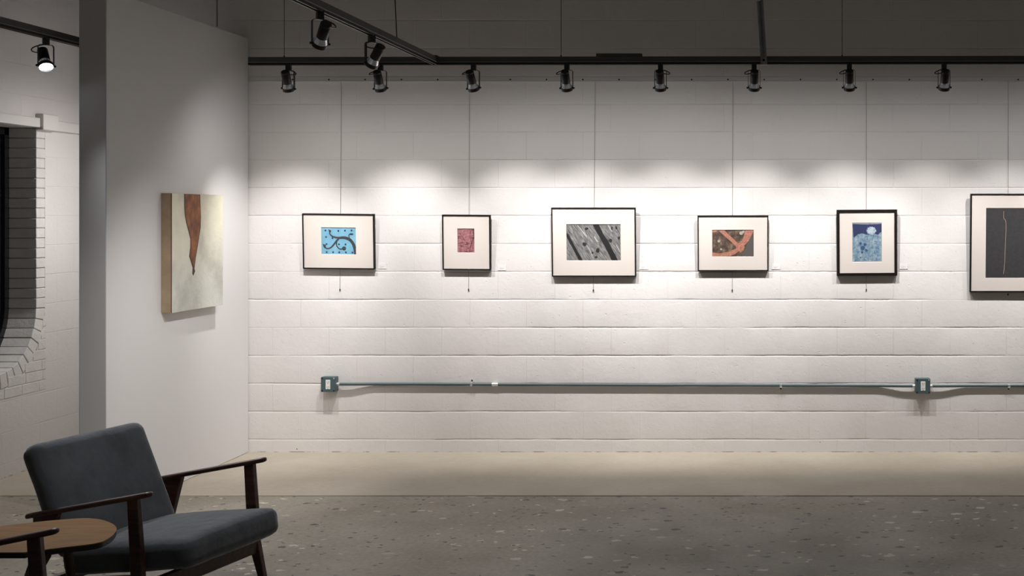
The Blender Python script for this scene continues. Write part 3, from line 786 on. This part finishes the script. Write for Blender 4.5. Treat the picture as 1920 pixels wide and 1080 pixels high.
# warmer top, greyer foot of the ground
warm = t.ramp(t.math('ADD', t.math('MULTIPLY', spx.outputs['Z'], 1.2), .5), [(.15, (.90,.92,.94)), (.8, (1.0,.97,.86))])
t.color(t.mix(1.0, pale, warm, 'MULTIPLY'))
t.normal(t.bump(t.noise(ob, 38, 6, .65), .6, .006))
M_rust = mat('rust_pigment', (.22,.075,.02), .6); t = NT(M_rust)
t.color(t.ramp(t.noise(t.coord(scale=(1,1,.6)), 16, 6, .65), [(.3, (.085,.028,.010)), (.5, (.22,.070,.018)), (.72, (.42,.15,.035))])); t.normal(t.bump(t.noise(t.coord(), 50, 5), .5, .005))
M_rustd = mat('dark_umber_edge', (.05,.025,.012), .6); M_cream = mat('cream_pigment', (.80,.74,.52), .7)
M_linen = mat('canvas_side', (.42,.31,.20), .8); t = NT(M_linen); t.color(t.ramp(t.noise(t.coord(), 12, 4), [(.3, (.36,.265,.17)), (.7, (.46,.345,.225))]))
M_tack = mat('canvas_corner', (.16,.095,.05), .8)
cy0, cy1, cz0, cz1, ct = 7.52, 8.222, 1.1085, 1.852, .066
cc = Vector((PX+.001, (cy0+cy1)/2, (cz0+cz1)/2))
e = empty('canvas_painting', cc); tag(e, 'deep canvas painting of a rust brown spike on off-white, on the partition', 'painting')
W, H = cy1-cy0, cz1-cz0
mb = MB(); mb.box((0, -W/2, -H/2), (ct-.0008, W/2, H/2)); mb.build('stretched_canvas', M_linen, e, bevel=.002)
mb = MB(); mb.box((ct-.0008, -W/2+.001, -H/2+.001), (ct+.0006, W/2-.001, H/2-.001)); mb.cur = 1
mb.build('painted_front', [M_canvas], e)
# edge stripe
mb = MB(); mb.box((ct-.006, -W/2-.0004, -H/2+.002), (ct-.0005, -W/2, H/2-.002)); mb.build('edge_line', M_tack, e)
# spike: zoom px of (260..480,330..650) at 3.3727; face left 213..535
def cq(zx, zy):
    px = 260+zx/3.3727; py = 330+zy/3.375; X = PX+.001+ct; Y = X*F/(px-CX); return (Y-cc.y, CH-(py-CY)/F*Y-cc.z)
mb = MB()
mb.cur = 0
spike = [(290,112),(384,112),(388,180),(391,260),(388,325),(378,390),(366,450),(358,510),(350,575),(340,555),(322,505),(328,450),(330,395),(318,350),(305,300),(296,250),(291,200),(294,150)]
pts = [cq(*p) for p in spike]
def face_x(mb, P_, x): n = len(mb.v); mb.v += [(x, p[0], min(p[1], H/2-.002)) for p in P_]; mb.f.append(tuple(range(n, n+len(P_)))); mb.m.append(mb.cur)
face_x(mb, [cq(*p) for p in [(286,110),(388,110),(393,260),(391,328),(381,392),(361,515),(352,585),(356,602),(345,632),(338,618),(340,580),(318,508),(325,450),(326,400),(314,352),(300,300),(291,250),(287,200)]], ct+.0012)
mb.cur = 1; face_x(mb, pts, ct+.0016)
mb.build('rust_spike', [M_rustd, M_rust], e)

# ================================================================== CONDUIT AND OUTLET BOXES
def outlet(px0, px1, py0, py1, label):
    Yf = 8.722; a = at(px0, py1, Yf); b = at(px1, py0, Yf)
    c = Vector(((a.x+b.x)/2, WALL_Y, (a.z+b.z)/2)); W, H, D = b.x-a.x, b.z-a.z, WALL_Y-Yf
    e = empty('outlet_box', c); tag(e, label, 'electrical outlet', 'teal outlet boxes on the conduit')
    mb = MB(); mb.box((-W/2, -D+.006, -H/2), (W/2, -.002, H/2)); mb.build('box_body', M_teal, e, bevel=.004)
    mb = MB(); c_ = .010; mb.prism([(-W/2+c_*.4, -H/2), (W/2-c_*.4, -H/2), (W/2, -H/2+c_*.4), (W/2, H/2-c_*.4), (W/2-c_*.4, H/2), (-W/2+c_*.4, H/2), (-W/2, H/2-c_*.4), (-W/2, -H/2+c_*.4)], -D, -D+.006, 'y')
    mb.build('cover_plate', M_teal, e, bevel=.0015)
    mb = MB(); mb.box((-.0165, -D-.0025, -.034), (.0165, -D, .034)); rc = mb.build('receptacle', M_white, e, bevel=.002)
    mb = MB()
    for z in (-.018, .018):
        for x in (-.006, .006): mb.box((x-.0014, -D-.0030, z-.005), (x+.0014, -D-.0024, z+.005))
        mb.lathe([(.0026, 0), (.0026, .0006)], 8, Matrix.Translation((0, -D-.0024, z-.011)) @ Matrix.Rotation(PI/2, 4, 'X'))
    mb.build('slots', M_screw, rc)
    for sx in (-1, 1):
        for sz in (-1, 1):
            mb = MB(); mb.lathe([(.0055, 0), (.005, .002)], 10, Matrix.Translation((sx*(W/2-.010), -D, sz*(H/2-.010))) @ Matrix.Rotation(PI/2, 4, 'X'))
            mb.build('cover_screw', M_zinc if sz > 0 and sx > 0 else M_screw, e, smooth=True)
    return c, W
c1_, W1 = outlet(601.5, 628.5, 707, 735, 'teal outlet box at the left end of the conduit')
c2_, W2 = outlet(1717, 1744.5, 710, 738, 'teal outlet box on the right, conduit running into both its sides')
def conduit(xa, xb, za, zb, boxa, boxb, label, fits):
    e = empty('conduit_pipe', (xa, WALL_Y, za)); tag(e, label, 'conduit', 'teal conduit along the wall')
    pts = []; n = 60
    for k in range(n+1):
        x = xa+(xb-xa)*k/n
        pts.append((x, za+(zb-za)*k/n))
    P_ = []
    xs = sorted(set([xa+.0]+[xa+.05+.02*i for i in range(14)]+[xa+.4, (xa+xb)/2, xb-.4]+[xb-.05-.02*i for i in range(14)]+[xb]))
    def sm(u): u = max(0, min(1, u)); return u*u*(3-2*u)
    for x in xs:
        off = .017
        if boxa: off += .013*(1-sm((x-xa-.06)/.22))
        if boxb: off += .013*(1-sm((xb-x-.06)/.22))
        dz = 0
        P_.append((x-xa, -off, (zb-za)*(x-xa)/(xb-xa)+dz))
    mb = MB(); mb.tube(P_, .0105, 12); mb.build('pipe', M_teal, e, smooth=True)
    def ringobj(name, x, off, m, L, r): 
        mb = MB(); mb.lathe([(r*.85, -L/2), (r, -L/2+.002), (r, L/2-.002), (r*.85, L/2)], 14, Matrix.Translation((x-xa, -off, (zb-za)*(x-xa)/(xb-xa))) @ Matrix.Rotation(PI/2, 4, 'Y')); mb.build(name, m, e, smooth=True)
    if boxa: ringobj('connector', xa+.009, .030, M_zinc, .02, .0135)
    if boxb: ringobj('connector', xb-.009, .030, M_zinc, .02, .0135)
    for px, kind, hz in fits:
        p = at(px, 720, WALL_Y-.02); zc = (zb-za)*(p.x-xa)/(xb-xa)
        if kind == 'coupling': ringobj('coupling', p.x, .017, M_zinc, .045, .0125)
        else:
            mb = MB(); mb.box((p.x-xa-.008, -.031, zc-.013), (p.x-xa+.008, -.028, zc+.012)); mb.box((p.x-xa-.008, -.031, zc+hz*.010-.002), (p.x-xa+.008, -.001, zc+hz*.014)); mb.box((p.x-xa-.008, -.003, min(zc+hz*.012, zc+hz*.036)), (p.x-xa+.008, -.0005, max(zc+hz*.012, zc+hz*.036)))
            st_ = mb.build('strap', M_zinc, e, bevel=.001)
            mb = MB(); mb.lathe([(.0055, 0), (.005, .003)], 10, Matrix.Translation((p.x-xa, -.003, zc+hz*.026)) @ Matrix.Rotation(PI/2, 4, 'X')); mb.build('strap_screw', M_hole, st_)
zc1 = at(700, 720.0, WALL_Y-.02).z; zc2 = at(1700, 723.5, WALL_Y-.02).z
conduit(c1_.x+W1/2, c2_.x-W2/2, zc1, zc2, True, True, 'long thin teal conduit running between the two teal outlet boxes', [(884, 'strap', 1), (928, 'coupling', 0), (1464, 'strap', -1)])
conduit(c2_.x+W2/2, 4.5, zc2, zc2+.003, True, False, 'thin teal conduit leaving the right outlet box and running out of the photo', [(1892, 'strap', -1)])

# ================================================================== ARMCHAIRS
def make_chair():
    root = empty('armchair')
    AZ = lambda x: .600-.205*(.30-x)
    for sy in (-1, 1):
        y = sy*.360
        # arm rest: slim paddle with rounded ends
        n = 44; prof = []
        a0, a1 = -.305, .302
        T = .0115
        mb = MB(); vs = []; fs = []; m = 12
        for i in range(n+1):
            u = (1-math.cos(PI*i/n))/2; u = .75*u+.25*i/n; x = a0+(a1-a0)*u
            endr = min(1, math.sqrt(max(0, 1-(max(0, .016-(x-a0))/.016)**2)), math.sqrt(max(0, 1-(max(0, .016-(a1-x))/.016)**2)))
            wv = (.019+.006*math.sin(PI*u))*max(.12, endr); th = T*max(.4, endr)
            for k in range(m):
                a = 2*PI*k/m; ca, sa = math.cos(a), math.sin(a)
                vs.append((x+.12*0, y+wv*math.copysign(abs(ca)**.6, ca), AZ(x)-T+th*math.copysign(abs(sa)**.7, sa)))
        for i in range(n):
            for k in range(m): fs.append((i*m+k, i*m+(k+1) % m, (i+1)*m+(k+1) % m, (i+1)*m+k))
        fs.append(tuple(range(m-1, -1, -1))); fs.append(tuple(range(n*m, n*m+m)))
        # finer ends
        mb.add(vs, fs); mb.build('armrest', M_walnut, root, smooth=True, ang=60)
        mb = MB(); zt = AZ(.217)-.018
        mb.prism([(.194, zt-.004), (.241, zt+.005), (.263, .31), (.266, .22), (.311, 0), (.283, 0), (.212, .22), (.208, .31)], y-.014, y+.014, 'y'); mb.build('leg', M_walnut, root, bevel=.004)
        mb = MB(); mb.prism([(-.140, AZ(-.14)-.018), (-.262, AZ(-.262)-.018), (-.262, .33), (-.315, .20), (-.402, 0), (-.372, 0), (-.262, .20), (-.195, .30)], y-.014, y+.014, 'y'); mb.build('leg', M_walnut, root, bevel=.004)
        mb = MB(); mb.prism([(.245, .255), (.245, .215), (-.27, .155), (-.27, .200)], y-sy*.014, y-sy*.034, 'y'); mb.build('side_rail', M_walnut, root, bevel=.003)
    mb = MB(); mb.box((.236, -.346, .160), (.266, .346, .225)); mb.build('front_rail', M_walnut, root, bevel=.003)
    mb = MB(); mb.box((-.285, -.346, .150), (-.255, .346, .190)); mb.build('rear_rail', M_walnut, root, bevel=.003)
    # seat
    L = .60; tl = math.radians(6.5)
    M = Matrix.Translation((.113, 0, .300)) @ Matrix.Rotation(-tl, 4, 'Y')
    bm = cushion(.61, .625, .118, .040, .024)
    bm_obj(bm, 'seat', M_vel, root, M)
    # back
    ba = math.radians(23.5)
    c = Vector((-.262, .002, .512)); Lb = .50
    M = Matrix.Translation(c) @ Matrix.Rotation(-(ba), 4, 'Y') @ Matrix.Rotation(PI/2, 4, 'Y')
    bm = cushion(.635, Lb, .10, .047, .010)
    bm_obj(bm, 'backrest', M_vel, root, M)
    mb = MB(); mb.box((-.245, -.346, .33), (-.225, .346, .36)); 
    return root
ch = make_chair(); ch.location = (-2.685, 5.2985, 0); ch.rotation_euler = (0, 0, math.radians(-13.6))
tag(ch, 'charcoal upholstered armchair with walnut frame, seat and back in full view', 'armchair', 'armchairs with walnut frames')
c2 = copy_tree(ch); th = math.radians(-1)
c2.location = (-2.522-.3062, 4.312-.3548, 0); c2.rotation_euler = (0, 0, th)
tag(c2, 'armchair showing only one walnut armrest end and leg, in front of the side table', 'armchair', 'armchairs with walnut frames')

# ================================================================== SIDE TABLE
TZ = .50
def tp(px, py): Y = (CH-TZ)*F/(py-CY); return ((px-CX)/F*Y, Y)
out = [tp(*p) for p in ((0,986.5),(50,980.5),(100,975.5),(150,971.8),(172,972),(192,974.8),(208,980.5),(216,986),(218.7,991),(216,998),(209,1005.5),(199,1012),(188,1016.5),(165,1020.8),(120,1026),(60,1033),(0,1038))]
c = Vector((-3.03, 4.60))
left = [tuple(2*c-Vector(p)) for p in out[3:14]]
pts = out + [p for p in left if p[0] < min(out[0][0], out[-1][0])-.02]
pts = [tuple(p) for p in smooth_pts(pts+[pts[0]], 5)[:-1]]
tb = empty('side_table', (c.x, c.y, 0)); tag(tb, 'low side table with a rounded light brown wood top and dark edge, between the armchairs', 'table')
pts = [(x, max(y, 4.352)) for x, y in pts]
rel_ = [(p[0]-c.x, p[1]-c.y) for p in pts]
mb = MB(); mb.prism(rel_, TZ-.0035, TZ, 'z'); mb.build('tabletop', M_table, tb)
mb = MB(); mb.prism([(x*.998, y*.998) for x, y in rel_], TZ-.022, TZ-.0036, 'z'); mb.build('edge_band', M_edge, tb)
for sx, sy in ((1, 1), (1, -1), (-1, 1), (-1, -1)):
    a = Vector((sx*.30+.02, sy*.08, TZ-.022)); b = Vector((sx*.33+.02, sy*.14, 0))
    mb = MB(); mb.tube([a, b], [.019, .011], 14); mb.build('leg', M_walnut, tb, smooth=True)
